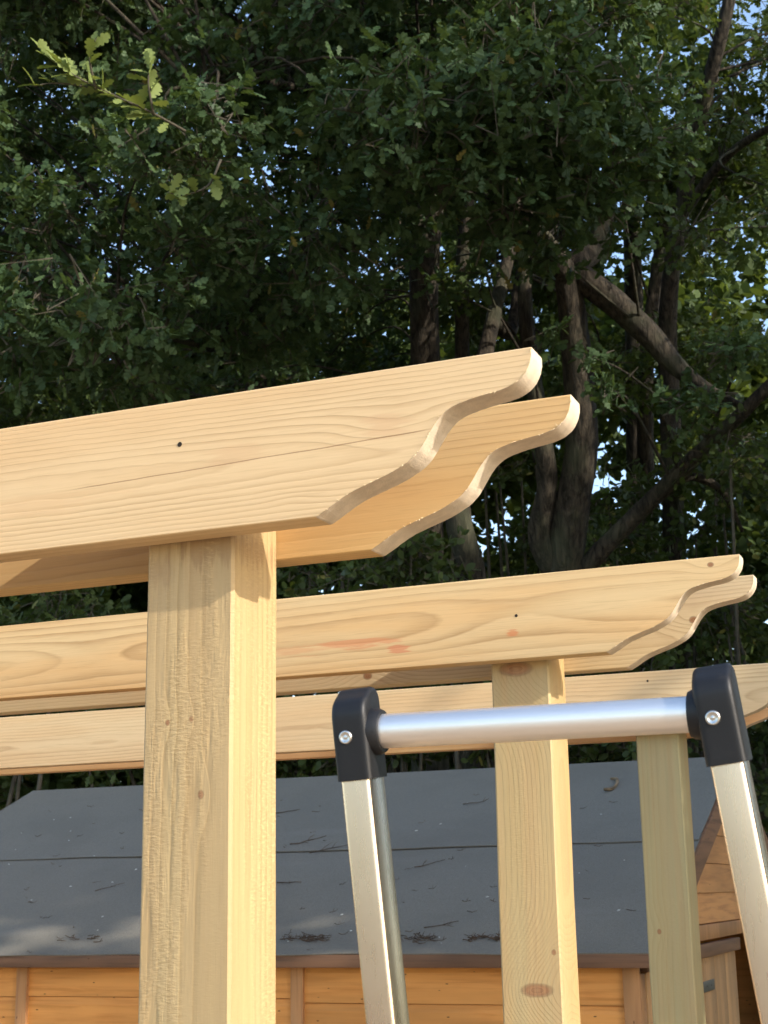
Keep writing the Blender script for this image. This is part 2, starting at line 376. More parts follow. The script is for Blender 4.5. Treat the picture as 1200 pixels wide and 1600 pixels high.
# ------------------------------------------------------------------ pergola frames
P_W, B_H, B_T = 0.104, 0.145, 0.0375
OGEE = np.array([(0.3428, 0.145), (0.3425, 0.136), (0.3403, 0.127), (0.3355, 0.1185), (0.329, 0.1125), (0.3205, 0.1082), (0.309, 0.1052),
                 (0.2965, 0.1034), (0.2830, 0.1012), (0.2695, 0.0982), (0.2585, 0.0945), (0.2498, 0.0888), (0.2430, 0.0815), (0.2370, 0.0730),
                 (0.2315, 0.0645), (0.2250, 0.0555), (0.2160, 0.0475), (0.2050, 0.0413), (0.1910, 0.0350), (0.1700, 0.0280), (0.1500, 0.0208),
                 (0.1360, 0.0135), (0.1250, 0.0068), (0.1125, 0.0)])
def beam_mesh(name, length, rng):
    """board with a sawn ogee at both ends; x=0 is the right face of the right-hand post, y 0..thickness, z 0..height"""
    og = catmull(OGEE, 4); og[1:-1] += rng.normal(0, 0.00008, (len(og)-2, 2))
    left = og[::-1].copy(); left[:, 0] = -length-left[:, 0]
    prof = [tuple(p) for p in og]+[tuple(p) for p in left]
    bm = bmesh.new()
    fa = [bm.verts.new((x, 0, z)) for x, z in prof]; fb = [bm.verts.new((x, B_T, z)) for x, z in prof]
    bm.faces.new(fa); bm.faces.new(fb[::-1]); n = len(prof)
    for i in range(n): bm.faces.new((fa[i], fb[i], fb[(i+1) % n], fa[(i+1) % n]))
    k = len(og)
    bm.faces.ensure_lookup_table()
    for i in list(range(0, k-1))+list(range(k, n-1)): bm.faces[2+i].material_index = 1
    sel = [e for e in bm.edges if {e.verts[0], e.verts[1]} in ({fa[k-1], fa[k]}, {fb[k-1], fb[k]}, {fa[n-1], fa[0]}, {fb[n-1], fb[0]})]
    bmesh.ops.bevel(bm, geom=sel, offset=0.0022, segments=3, affect='EDGES', profile=0.5)
    return bm_mesh(name, bm, 45)
def splinter_mesh(name, rng, n=70):
    """loose fibres left along the sawn front edge of the ogee"""
    og = catmull(OGEE, 6); parts = []
    for _ in range(n):
        i = rng.integers(2, len(og)-2); p = og[i]; q = og[i+1]-og[i-1]; q /= np.linalg.norm(q)
        nrm = np.array([-q[1], q[0]]); nrm = nrm if nrm[1] < 0 or nrm[0] > 0 else -nrm
        c = np.array([p[0], -0.0002, p[1]]); L = rng.uniform(0.0010, 0.0026)*(1.6 if rng.random() < .12 else 1)
        d = np.array([nrm[0]*rng.uniform(-.2, .7)+q[0]*rng.uniform(-.5, .5), rng.uniform(-1.0, -0.15), nrm[1]*rng.uniform(-.2, .7)+q[1]*rng.uniform(-.5, .5)])
        d /= np.linalg.norm(d)
        v, t_ = tube([c-d*0.0006, c+d*L*.5, c+d*L], [0.00055, 0.0004, 0.0001], 3); parts.append((v, t_))
    V, T = join(parts); return mesh_tris(name, V, T)
def screw_mesh(name):
    a = np.linspace(0, 2*np.pi, 12, endpoint=False); V = []; Fc = []
    prof = [(0.0028, -0.0001), (0.0025, -0.0005), (0.0020, -0.0004), (0.0012, -0.0002), (0.0, -0.0002)]
    for r, y in prof[:-1]: V += [(r*math.cos(t_), y, r*math.sin(t_)) for t_ in a]
    V.append((0, -0.0002, 0)); n = 12
    for i in range(3):
        for j in range(n): Fc.append((i*n+j, i*n+(j+1) % n, (i+1)*n+(j+1) % n, (i+1)*n+j))
    for j in range(n): Fc.append((3*n+j, 3*n+(j+1) % n, 4*n))
    return mesh_py(name, V, Fc, True)
SCREW = screw_mesh('screw_or_hole')
def post_mesh(name, h, rng):
    bm = bmesh.new(); nz = 14; prev = None
    e = 0.003
    base = [(-P_W+e, 0), (-e, 0), (0, e), (0, P_W-e), (-e, P_W), (-P_W+e, P_W), (-P_W, P_W-e), (-P_W, e)]
    for k in range(nz+1):
        z = h*k/nz; dx, dy = rng.normal(0, 0.0007, 2) if 0 < k < nz else (0, 0)
        rr = [bm.verts.new((x+dx, y+dy, z)) for x, y in base]
        if prev:
            for i in range(8): bm.faces.new((prev[i], prev[(i+1) % 8], rr[(i+1) % 8], rr[i]))
        else: bm.faces.new(rr[::-1])
        prev = rr
    bm.faces.new(prev)
    return bm_mesh(name, bm, 25)

rows = [  # x, y of the right-hand post's front right corner, underside height of the front beam
    dict(x=-0.7226, y=1.3689, h=1.9+0.3653, dzb=-0.005, name='pergola_frame', label='nearest timber pergola frame, its bare post standing left of the ladder'),
    dict(x=-0.7068, y=2.4958, h=1.9+0.3811, dzb=-0.006, name='pergola_frame', label='middle timber pergola frame, its post seen between the two ladder stiles'),
    dict(x=-0.7155, y=3.6415, h=1.9+0.3624, dzb=-0.004, name='pergola_frame', label='farthest timber pergola frame, its post in front of the shed corner')]
LEN = 2.75
timbers = {
 (0, 'front'): dict(seed=1.0, pith=(0.036, 0.066), slope=(0.006, -0.006), spacing=0.0046, contrast=0.8, light=(0.664, 0.470, 0.255), warm=(0.630, 0.405, 0.197), dark=(0.446, 0.278, 0.130),
                    whorls=[(0.195, 0.085, 0.014), (0.085, 0.022, 0.006)], warp=0.010, cracks=[(-0.20, 0.062, 0.245, 0.075, 0.0008)], stains=[(0.02, 0.078, 0.035, 0.013, (0.60, 0.39, 0.205), 0.6), (0.19, 0.085, 0.03, 0.016, (0.58, 0.36, 0.19), 0.5), (-0.5, 0.1, 0.2, 0.02, (0.56, 0.42, 0.24), 0.4), (-0.22, 0.05, 0.10, 0.014, (0.62, 0.40, 0.205), 0.45)]),
 (0, 'rear'): dict(seed=4.0, pith=(0.05, 0.045), slope=(0.012, 0.01), spacing=0.006, contrast=0.7, light=(0.626, 0.414, 0.183), warm=(0.598, 0.358, 0.143), dark=(0.408, 0.230, 0.085), warp=0.012),
 (1, 'front'): dict(seed=7.3, pith=(0.040, 0.075), slope=(0.010, 0.01), spacing=0.011, contrast=0.8, light=(0.635, 0.451, 0.229), warm=(0.635, 0.371, 0.148), dark=(0.360, 0.207, 0.080),
                    knots=[(0.295, 0.1315, 0.0075)], whorls=[(-0.045, 0.068, 0.030), (-0.9, 0.07, 0.025)], warp=0.016, wfreq=1.3,
                    stains=[(-0.34, 0.050, 0.10, 0.012, (0.58, 0.215, 0.09), 0.6), (-0.26, 0.034, 0.022, 0.014, (0.55, 0.19, 0.085), 0.7), (-0.46, 0.045, 0.08, 0.014, (0.58, 0.26, 0.11), 0.45), (-0.05, 0.046, 0.014, 0.007, (0.55, 0.18, 0.065), 0.7)]),
 (1, 'rear'): dict(seed=9.1, pith=(0.045, 0.05), slope=(0.01, 0.0), spacing=0.005, contrast=0.6, light=(0.626, 0.490, 0.286), warm=(0.589, 0.424, 0.233), dark=(0.408, 0.268, 0.139), knots=[(0.235, 0.075, 0.011), (-0.38, 0.02, 0.012)], warp=0.01),
 (2, 'front'): dict(seed=12.4, pith=(0.036, 0.066), slope=(0.008, 0.006), spacing=0.0075, contrast=0.75, light=(0.645, 0.470, 0.260), warm=(0.626, 0.409, 0.202), dark=(0.427, 0.263, 0.121), knots=[(-1.22, 0.052, 0.011)], whorls=[(0.10, 0.06, 0.02)], warp=0.014, wfreq=1.2),
 (2, 'rear'): dict(seed=15.2, pith=(0.06, 0.03), spacing=0.007, contrast=0.6),
}
posts = [dict(seed=21.0, pith=(0.03, -0.03), slope=(0.004, 0.010), spacing=0.011, light=(0.482, 0.344, 0.171), dark=(0.339, 0.217, 0.091), warm=(0.446, 0.296, 0.132), green=0.12, rough_sawn=1.0, warp=0.010,
              stains=[(2.258, -0.03, 0.022, 0.05, (0.26, 0.155, 0.075), 0.6), (2.235, -0.085, 0.02, 0.02, (0.28, 0.17, 0.085), 0.4)], knots=[(2.0, -0.035, 0.006), (2.075, -0.075, 0.0045), (2.077, -0.047, 0.0045)]),
         dict(seed=26.0, pith=(0.045, -0.135), slope=(0.004, 0.006), spacing=0.0065, light=(0.482, 0.340, 0.163), dark=(0.348, 0.217, 0.087), warm=(0.464, 0.299, 0.125), green=0.3, rough_sawn=0.35, warp=0.010,
              knots=[(1.74, -0.043, 0.044, 2.4), (2.272, -0.058, 0.05, 2.4), (1.80, -0.012, 0.006)]),
         dict(seed=31.0, pith=(0.02, -0.04), slope=(0.006, 0.004), spacing=0.009, light=(0.401, 0.315, 0.151), dark=(0.294, 0.205, 0.091), warm=(0.374, 0.271, 0.121), green=0.6, rough_sawn=0.3, warp=0.010, knots=[(1.80, -0.075, 0.008)])]
holes = {0: [(-0.0441, 0.0964)], 1: [(-0.0418, 0.075)], 2: [(-0.0585, 0.122)]}
rng = np.random.default_rng(5)
frames = []
for i, rw in enumerate(rows):
    fr = empty(rw['name'], (rw['x'], rw['y'], 0), rw['label'], 'pergola', 'pergola frames')
    frames.append(fr)
    top = rw['h']+B_H-0.012
    pm_ = timber('post_timber', 'Z', **posts[i])
    p = link('post', post_mesh('post', top, rng), pm_, fr)
    if i == 2: p['label'] = 'greenish treated post with pale waney right edge'
    if i == 0: p['label'] = 'rough sawn treated post with fuzzy saw marks'
    p2 = link('post', post_mesh('post', top, rng), pm_, fr, (-2.75+P_W, 0, 0))
    for side, yy, dz in (('front', -B_T-0.0003, 0.0 if i != 1 else 0.002), ('rear', P_W+0.0003, rw['dzb'])):
        b = link('beam', beam_mesh('beam', LEN, rng), timber('beam_timber_'+side, 'X', **timbers[(i, side)]), fr, (0, yy, rw['h']+dz))
        b.data.materials.append(M['sawn'])
        link('sawn_fibres', splinter_mesh('sawn_fibres', rng, 46 if i == 0 else 24), M['splinter'], b)['kind'] = 'stuff'
        if side == 'front':
            for hx, hz in holes[i]: link('screw_or_hole', SCREW, M['hole'], b, (hx, 0, hz))  # flat dark discs stand in for the shaded holes in the beam
            for hx, hz in holes[i]: link('screw_or_hole', SCREW, M['hole'], b, (hx-2.65, 0, hz))

# ------------------------------------------------------------------ shed
XR, XL, YE, ZE = -0.97, -4.16, 4.30, 1.727          # roof ends, front eave
YR, ZR = 5.92, 2.371                                # ridge
YB = 2*YR-YE
WX0, WX1, WY0, WY1 = XL+0.05, XR-0.05, YE+0.06, YB-0.06
shed = empty('garden_shed', (WX1, WY0, 0), 'orange timber garden shed with grey felt roof behind the pergola', 'shed')
S0 = np.array([WX1, WY0, 0.0])
slope = math.atan2(ZR-ZE, YR-YE)
def L(p): return np.asarray(p, float)-S0
def shed_box(name, lo, hi, mat, bevel=0.002):
    return box(name, L(lo), L(hi), mat, shed, bevel)
# front wall boards: two panels whose joints sit at different heights
def board_mesh(name, length, hgt, th, axis='x'):
    # shiplap: flat face, hollow rebate at the top, small gap below
    prof = [(0, 0.0015), (0, hgt*0.80), (0.0035, hgt*0.90), (0.0055, hgt), (th, hgt), (th, 0.0015)]
    V = []
    for s in (0, length):
        for d, z in prof: V.append((s, d, z) if axis == 'x' else (-d, s, z))
    n = len(prof); Fc = [tuple(range(n))[::-1], tuple(range(n, 2*n))]
    for i in range(n): Fc.append((i, (i+1) % n, n+(i+1) % n, n+i))
    bm = bmesh.new(); vs = [bm.verts.new(v) for v in V]
    for f in Fc: bm.faces.new([vs[k] for k in f])
    return bm_mesh(name, bm)
rngs = np.random.default_rng(11)
for xa, xb, z0 in ((WX0, -3.068, 1.589), (-3.068, -2.068, 1.591), (-2.068, WX1-0.002, 1.579)):
    me = board_mesh('board', xb-xa-0.002, 0.110, 0.014)
    n = 0
    z = z0
    while z > 0.03:
        link('board', me, M['board'], shed, L((xa+0.001, WY0+rngs.uniform(0, .0012), z))); z -= 0.1105
    mt = board_mesh('board', xb-xa-0.002, 1.716-(z0+0.1105), 0.014)
    link('board', mt, M['board'], shed, L((xa+0.001, WY0+0.001, z0+0.1105)))
for xc in (-3.068, -2.068):
    shed_box('batten', (xc-0.021, WY0-0.012, 0.05), (xc+0.021, WY0+0.006, 1.705), M['batten'])
shed_box('corner_trim', (WX1-0.036, WY0-0.013, 0.03), (WX1+0.012, WY0+0.004, 1.70), M['batten'])
# gable boards (right end), cut to the roof line, above the door head; a door leaf and a dark doorway below
def roof_z(y): return ZE+(min(y, 2*YR-y)-YE)*math.tan(slope)
zs = [1.77-0.103*k for k in range(0, 1)]
gz = 1.775
k = 0
while gz < ZR-0.05:
    h = 0.103
    y0 = WY0+0.004; top_w = None
    # width where the board is under the roof: at its bottom edge, clipped by the slope
    yb = max(y0, YE+(gz-ZE+0.035)/math.tan(slope)); yt = max(y0, YE+(gz+h-ZE+0.035)/math.tan(slope))
    if yb < YR-0.05:
        yt = min(yt, YR-0.02)
        bm = bmesh.new()
        prof = [(yb, gz+0.0015), (2*YR-yb, gz+0.0015), (2*YR-yt, gz+h), (yt, gz+h)]
        fa = [bm.verts.new(L((WX1-(0.004 if q > 1 else 0.0), y, z))) for q, (y, z) in enumerate(prof)]
        fb = [bm.verts.new(L((WX1-0.016, y, z))) for y, z in prof]
        bm.faces.new(fa); bm.faces.new(fb[::-1])
        for q in range(4): bm.faces.new((fa[q], fb[q], fb[(q+1) % 4], fa[(q+1) % 4]))
        link('board', bm_mesh('board', bm), M['board_side'], shed)
    gz += h
shed_box('head_rail', (WX1-0.012, WY0+0.16, 1.722), (WX1+0.008, WY1-0.16, 1.773), M['batten'])
shed_box('door_head', (WX1-0.010, WY0+0.05, 1.668), (WX1+0.022, 6.01, 1.712), M['barge'])
for q in range(7):                                    # closed leaf made of upright boards
    yb0 = 4.47+q*0.2165
    box('door_board', L((WX1-0.014, yb0, 0.08)), L((WX1+0.004-0.0008*(q % 2), yb0+0.2145, 1.664)), M['door'], shed, 0.0015)
hg = shed_box('hinge', (WX1+0.0045, 5.23, 1.555), (WX1+0.0085, 5.50, 1.590), M['hinge'], 0.001)
for q in range(3):
    sc_ = link('screw_or_hole', SCREW, M['steel'], hg, L((WX1+0.0088, 5.28+q*0.08, 1.5725)))
    sc_.rotation_euler = (0, 0, math.pi/2)
shed_box('corner_trim', (WX1+0.0005, WY0-0.012, 0.03), (WX1+0.014, WY0+0.05, 1.666), M['batten'])
shed_box('wall_panel', (WX0-0.001, WY1-0.016, 0.03), (WX1, WY1, 1.72), M['board'], 0.0)
shed_box('wall_panel', (WX0-0.016, WY0+0.002, 0.03), (WX0-0.002, WY1, 1.72), M['board_side'], 0.0)
shed_box('wall_panel', (WX1-0.016, 6.95, 0.03), (WX1, WY1-0.018, 1.720), M['board_side'], 0.0)
shed_box('floor_panel', (WX0, WY0+0.02, 0.02), (WX1-0.02, WY1-0.02, 0.05), M['dark'], 0.0)
# left gable triangle
bm = bmesh.new()
tri = [bm.verts.new(L(p)) for p in ((WX0-0.014, WY0, 1.722), (WX0-0.014, WY1, 1.722), (WX0-0.014, YR, ZR-0.03))]
tri2 = [bm.verts.new(L(p)) for p in ((WX0-0.002, WY0, 1.722), (WX0-0.002, WY1, 1.722), (WX0-0.002, YR, ZR-0.03))]
bm.faces.new(tri); bm.faces.new(tri2[::-1])
for q in range(3): bm.faces.new((tri[q], tri2[q], tri2[(q+1) % 3], tri[(q+1) % 3]))
link('gable_panel', bm_mesh('gable_panel', bm), M['board_side'], shed)
# roof: deck per slope, two felt sheets lapped at mid slope, softly uneven
cs, sn = math.cos(slope), math.sin(slope)
SL = (YR-YE)/cs
def slope_frame(front=True):
    if front: return np.array([XL, YE, ZE]), np.array([1., 0, 0]), np.array([0, cs, sn]), np.array([0, -sn, cs])
    return np.array([XL, YB, ZE]), np.array([1., 0, 0]), np.array([0, -cs, sn]), np.array([0, sn, cs])
def felt_mesh(name, fr, s0, s1, up0, up1, thick, seed, lip=0.0):
    o, ex, es, en = fr; r = np.random.default_rng(seed)
    nx, ns = 90, 26; Lx = XR-XL
    xs = np.linspace(-0.012, Lx+0.012, nx); ss = np.linspace(s0, s1, ns)
    ph = r.uniform(0, 6.3, 12); V = []
    for s in ss:
        for x in xs:
            f = (s-s0)/(s1-s0)
            w = 0.0022*math.sin(x*2.3+ph[0]+s*1.1)+0.0016*math.sin(x*5.1+ph[1]-s*3.0)+0.0012*math.sin(s*9+ph[2]+x*1.7)
            edge = 0.0018*math.sin(x*7+ph[3])+0.0012*math.sin(x*17+ph[4]) if s == s0 else 0.0
            V.append(o+ex*x+es*(s+edge*2)+en*(up0*(1-f)+up1*f+w*min(1, f*5)*min(1, (1-f)*5)))
    n0 = len(V)
    for v in list(V): V.append(v-en*thick)
    Fc = []
    for b in range(ns-1):
        for a in range(nx-1):
            p = b*nx+a; Fc.append((p, p+1, p+nx+1, p+nx)); Fc.append((n0+p, n0+p+nx, n0+p+nx+1, n0+p+1))
    rim = [a for a in range(nx)]+[b*nx+nx-1 for b in range(1, ns)]+[(ns-1)*nx+a for a in range(nx-2, -1, -1)]+[b*nx for b in range(ns-2, 0, -1)]
    for a, b in zip(rim, rim[1:]+rim[:1]): Fc.append((a, n0+a, n0+b, b))
    me = mesh_py(name, [L(v) for v in V], Fc, True); me.set_sharp_from_angle(angle=math.radians(35)); return me
SEAM = (5.105-YE)/cs
for front in (True, False):
    fr_ = slope_frame(front)
    o, ex, es, en = fr_
    box('roof_deck', (0.0, 0.014, -0.022), (XR-XL, SL-0.012, -0.012), M['board'], shed, 0, (L(o), ex, es, en))
    link('felt_sheet', felt_mesh('felt_sheet', fr_, -0.006, SEAM+0.06, 0.0, 0.0, 0.003, 3 if front else 4), M['felt'], shed)
    link('felt_sheet', felt_mesh('felt_sheet', fr_, SEAM, SL+(0.03 if front else -0.003), 0.0066, 0.006, 0.003, 6 if front else 7), M['felt'], shed)
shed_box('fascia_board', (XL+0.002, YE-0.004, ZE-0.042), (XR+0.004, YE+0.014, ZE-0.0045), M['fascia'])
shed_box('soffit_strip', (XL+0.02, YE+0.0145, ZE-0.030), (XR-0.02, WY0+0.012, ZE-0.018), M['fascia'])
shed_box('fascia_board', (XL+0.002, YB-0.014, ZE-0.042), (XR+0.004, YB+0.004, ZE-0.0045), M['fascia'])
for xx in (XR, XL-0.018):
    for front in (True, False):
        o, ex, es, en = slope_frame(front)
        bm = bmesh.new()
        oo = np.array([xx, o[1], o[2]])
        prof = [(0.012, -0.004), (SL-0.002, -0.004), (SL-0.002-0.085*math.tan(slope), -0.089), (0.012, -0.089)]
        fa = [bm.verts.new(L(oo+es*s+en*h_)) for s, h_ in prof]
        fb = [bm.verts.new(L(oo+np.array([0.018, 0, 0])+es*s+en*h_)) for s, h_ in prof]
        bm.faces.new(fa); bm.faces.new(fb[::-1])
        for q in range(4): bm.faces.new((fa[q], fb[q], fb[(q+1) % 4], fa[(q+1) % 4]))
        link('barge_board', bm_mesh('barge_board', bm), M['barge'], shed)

# ------------------------------------------------------------------ twigs and litter on the roof
fo, fx, fs, fn = slope_frame(True)
def on_roof(u, v):
    """roof surface point seen at a place of the picture"""
    d = ray(u, v); k = ((fo-EYE)@fn)/(d@fn); return EYE+d*k
def roof_up(p): return 0.0070 if (np.asarray(p)-fo)@fs > SEAM else 0.001
def twig_parts(c, ang, length, rad, r, forks=1):
    a = fx*math.cos(ang)+fs*math.sin(ang); b = fs*math.cos(ang)-fx*math.sin(ang)
    n = 5; bend = r.uniform(-.35, .35); pts = []
    for q in range(n):
        f = q/(n-1)-0.5; pts.append(c+a*f*length+b*(bend*length*(f*f-.1)+r.normal(0, length*.02))+fn*(rad+abs(r.normal(0, .002))+0.012*abs(f)*r.random()))
    out = [tube(pts, np.linspace(rad, rad*.45, n), 4)]
    for _ in range(forks):
        q = r.integers(1, n-1); s = r.choice([-1, 1]); l2 = length*r.uniform(.2, .45)
        e = pts[q]+(a*0.6+b*s*0.8)*l2+fn*r.uniform(0, .01)
        out.append(tube([pts[q], (pts[q]+e)/2+fn*.003, e], [rad*.7, rad*.55, rad*.3], 4))
    return out
def roof_obj(name, parts, mat, c, label, cat, group=None):
    V, T = join(parts)
    o = link(name, mesh_tris(name, V-c, T), mat, None, c); return tag(o, label, cat, group)
rt = np.random.default_rng(8)
big = [(482, 1318, 0.6, .14, .0022, 2, 'reddish forked twig lying across the felt seam right of the nearest post'),
       (520, 1330, 0.45, .17, .0018, 2, 'long thin twig on the felt beside the ladder stile at the seam'),
       (450, 1272, 0.35, .10, .002, 0, 'short straight twig high on the roof right of the nearest post'),
       (172, 1388, 0.75, .11, .0016, 1, 'thin slanting twig on the lower felt left of the nearest post'),
       (745, 1258, 0.5, .10, .0018, 1, 'bent twig on the upper felt left of the middle post'),
       (672, 1352, 0.55, .11, .0017, 2, 'branched twig below the felt seam between ladder and middle post'),
       (452, 1381, 0.1, .09, .0022, 1, 'hooked twig on the lower felt right of the nearest post'),
       (690, 1447, 0.5, .11, .0017, 1, 'slender twig near the eave between ladder and middle post')]
for u, v, an, ln, rd, fk, lb in big:
    c = on_roof(u, v); c = c+fn*roof_up(c)
    roof_obj('twig', twig_parts(c, an, ln, rd, rt, fk), M['twig'], c, lb, 'twig', 'twigs on the shed roof')
c = on_roof(950, 1230); c = c+fn*0.007
arc = [c+fx*0.035*math.cos(a)*(1.0)+fs*0.075*math.sin(a)+fn*(0.006+0.004*math.sin(3*a)) for a in np.linspace(1.7, -1.5, 9)]
roof_obj('bark_curl', [tube(arc, np.linspace(.0045, .007, 9)*np.array([1, 1.1, .9, 1.1, 1, .9, 1.15, 1, .8]), 6)], M['bark_curl'], c, 'curled pale brown bark strip on the upper felt right of the middle post', 'bark')
parts = []
for _ in range(120):
    u, v = rt.uniform(-60, 1050), rt.uniform(1225, 1490)
    if v < 1243-0.047*u+14: continue
    c = on_roof(u, v)
    if c[0] > XR-0.03: continue
    parts += twig_parts(c+fn*roof_up(c), rt.uniform(-.6, .9), rt.uniform(.008, .035), rt.uniform(.0006, .0012), rt, 1 if rt.random() < .35 else 0)
for (ua, ub, n) in ((440, 512, 38), (625, 690, 22), (730, 790, 26), (90, 190, 12)):
    for _ in range(n):
        c = on_roof(rt.uniform(ua, ub), 1468+rt.normal(0, 3.0)); parts += twig_parts(c+fn*roof_up(c), rt.uniform(-.5, .5), rt.uniform(.012, .045), rt.uniform(.0008, .0022), rt)
V, T = join(parts); tag(link('twig_litter', mesh_tris('twig_litter', V, T), M['twig']), 'fine dry twig litter scattered over the grey felt roof', 'litter', kind='stuff')
parts = []
for _ in range(46):
    u, v = rt.uniform(-40, 1040), rt.uniform(1215, 1485)
    if v < 1243-0.047*u+14: continue
    c = on_roof(u, v)
    if c[0] > XR-0.03: continue
    s = rt.uniform(.003, .009); an = rt.uniform(0, 6.3); a = fx*math.cos(an)+fs*math.sin(an); b = np.cross(fn, a); c = c+fn*(roof_up(c)+.002)
    parts.append(([c-a*s, c+b*s*.6, c+a*s, c-b*s*.6, c+fn*.003], [(0, 1, 4), (1, 2, 4), (2, 3, 4), (3, 0, 4)]))
V, T = join(parts); tag(link('pale_flakes', mesh_tris('pale_flakes', V, T), simple('pale_flake', (.5, .48, .42), .8)), 'tiny pale petals and flakes dotted over the grey felt roof', 'litter', kind='stuff')

# ------------------------------------------------------------------ stepladder
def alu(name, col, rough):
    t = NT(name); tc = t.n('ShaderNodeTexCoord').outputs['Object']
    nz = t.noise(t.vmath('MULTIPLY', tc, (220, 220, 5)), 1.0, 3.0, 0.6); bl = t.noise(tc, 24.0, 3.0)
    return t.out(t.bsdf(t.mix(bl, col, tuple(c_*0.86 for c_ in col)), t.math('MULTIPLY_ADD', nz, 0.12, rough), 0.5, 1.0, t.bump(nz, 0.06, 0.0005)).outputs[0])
M['alu'] = alu('tan_reflection_aluminium', (0.72, 0.57, 0.43), 0.22)  # tan tint puts the reflection of warm surroundings into the metal colour
def tube_alu():
    t = NT('extruded_aluminium_tube'); tc = t.n('ShaderNodeTexCoord').outputs['Object']
    nz = t.noise(t.vmath('MULTIPLY', tc, (2, 500, 500)), 1.0, 2.0, 0.5)
    return t.out(t.bsdf((0.93, 0.89, 0.84), t.math('MULTIPLY_ADD', nz, 0.1, 0.40), 0.5, 1.0, t.bump(nz, 0.10, 0.0004)).outputs[0])
M['tube'] = tube_alu()
def plastic():
    t = NT('black_plastic'); tc = t.n('ShaderNodeTexCoord').outputs['Object']
    a = t.noise(tc, 900.0, 2.0); b = t.noise(tc, 45.0, 5.0, 0.7)
    col = t.mix(t.math('MULTIPLY', t.smooth(b, 0.55, 0.8), 0.5), (0.007, 0.007, 0.008), (0.03, 0.028, 0.026))
    return t.out(t.bsdf(col, t.math('MULTIPLY_ADD', b, 0.35, 0.33), 0.4, normal=t.bump(a, 0.2, 0.0004)).outputs[0])
M['plastic'] = plastic()
LS = 0.92
PL, PR = at(590, 1143, 1.345*LS), at(1085, 1116, 1.25*LS)
bar = (PR-PL)/np.linalg.norm(PR-PL)
CW, CD = 0.0305, 0.0415                                # cap width and depth
CL = PL-bar*(CW/2+0.002); CR = PR+bar*(CW/2+0.004)      # cap centres, at bar height
LEAN = 0.115                                            # the hoop leans towards the camera at its top
def stile_axis(c, low_ray):
    k = (c[1]+LEAN*(c[2]-EYE[2]))/(low_ray[1]+LEAN*low_ray[2]); v = c-(EYE+low_ray*k); return v/np.linalg.norm(v)
ezs = [stile_axis(CL, ray(606.5, 1600)), stile_axis(CR, ray(1221, 1600))]
feet = [c-e*(c[2]/e[2]) for c, e in zip((CL, CR), ezs)]
foot_c = (feet[0]+feet[1])/2
ladder = empty('step_ladder', foot_c, 'aluminium stepladder with black plastic corner caps and round top bar in the foreground', 'ladder')
def LL(p): return np.asarray(p, float)-foot_c
V, T = tube([LL(CL+bar*0.006), LL((CL+CR)/2), LL(CR-bar*0.006)], [0.0140]*3, 40)
m_ = mesh_tris('top_bar', V, T, True); m_.set_sharp_from_angle(angle=math.radians(40)); link('top_bar', m_, M['tube'], ladder)
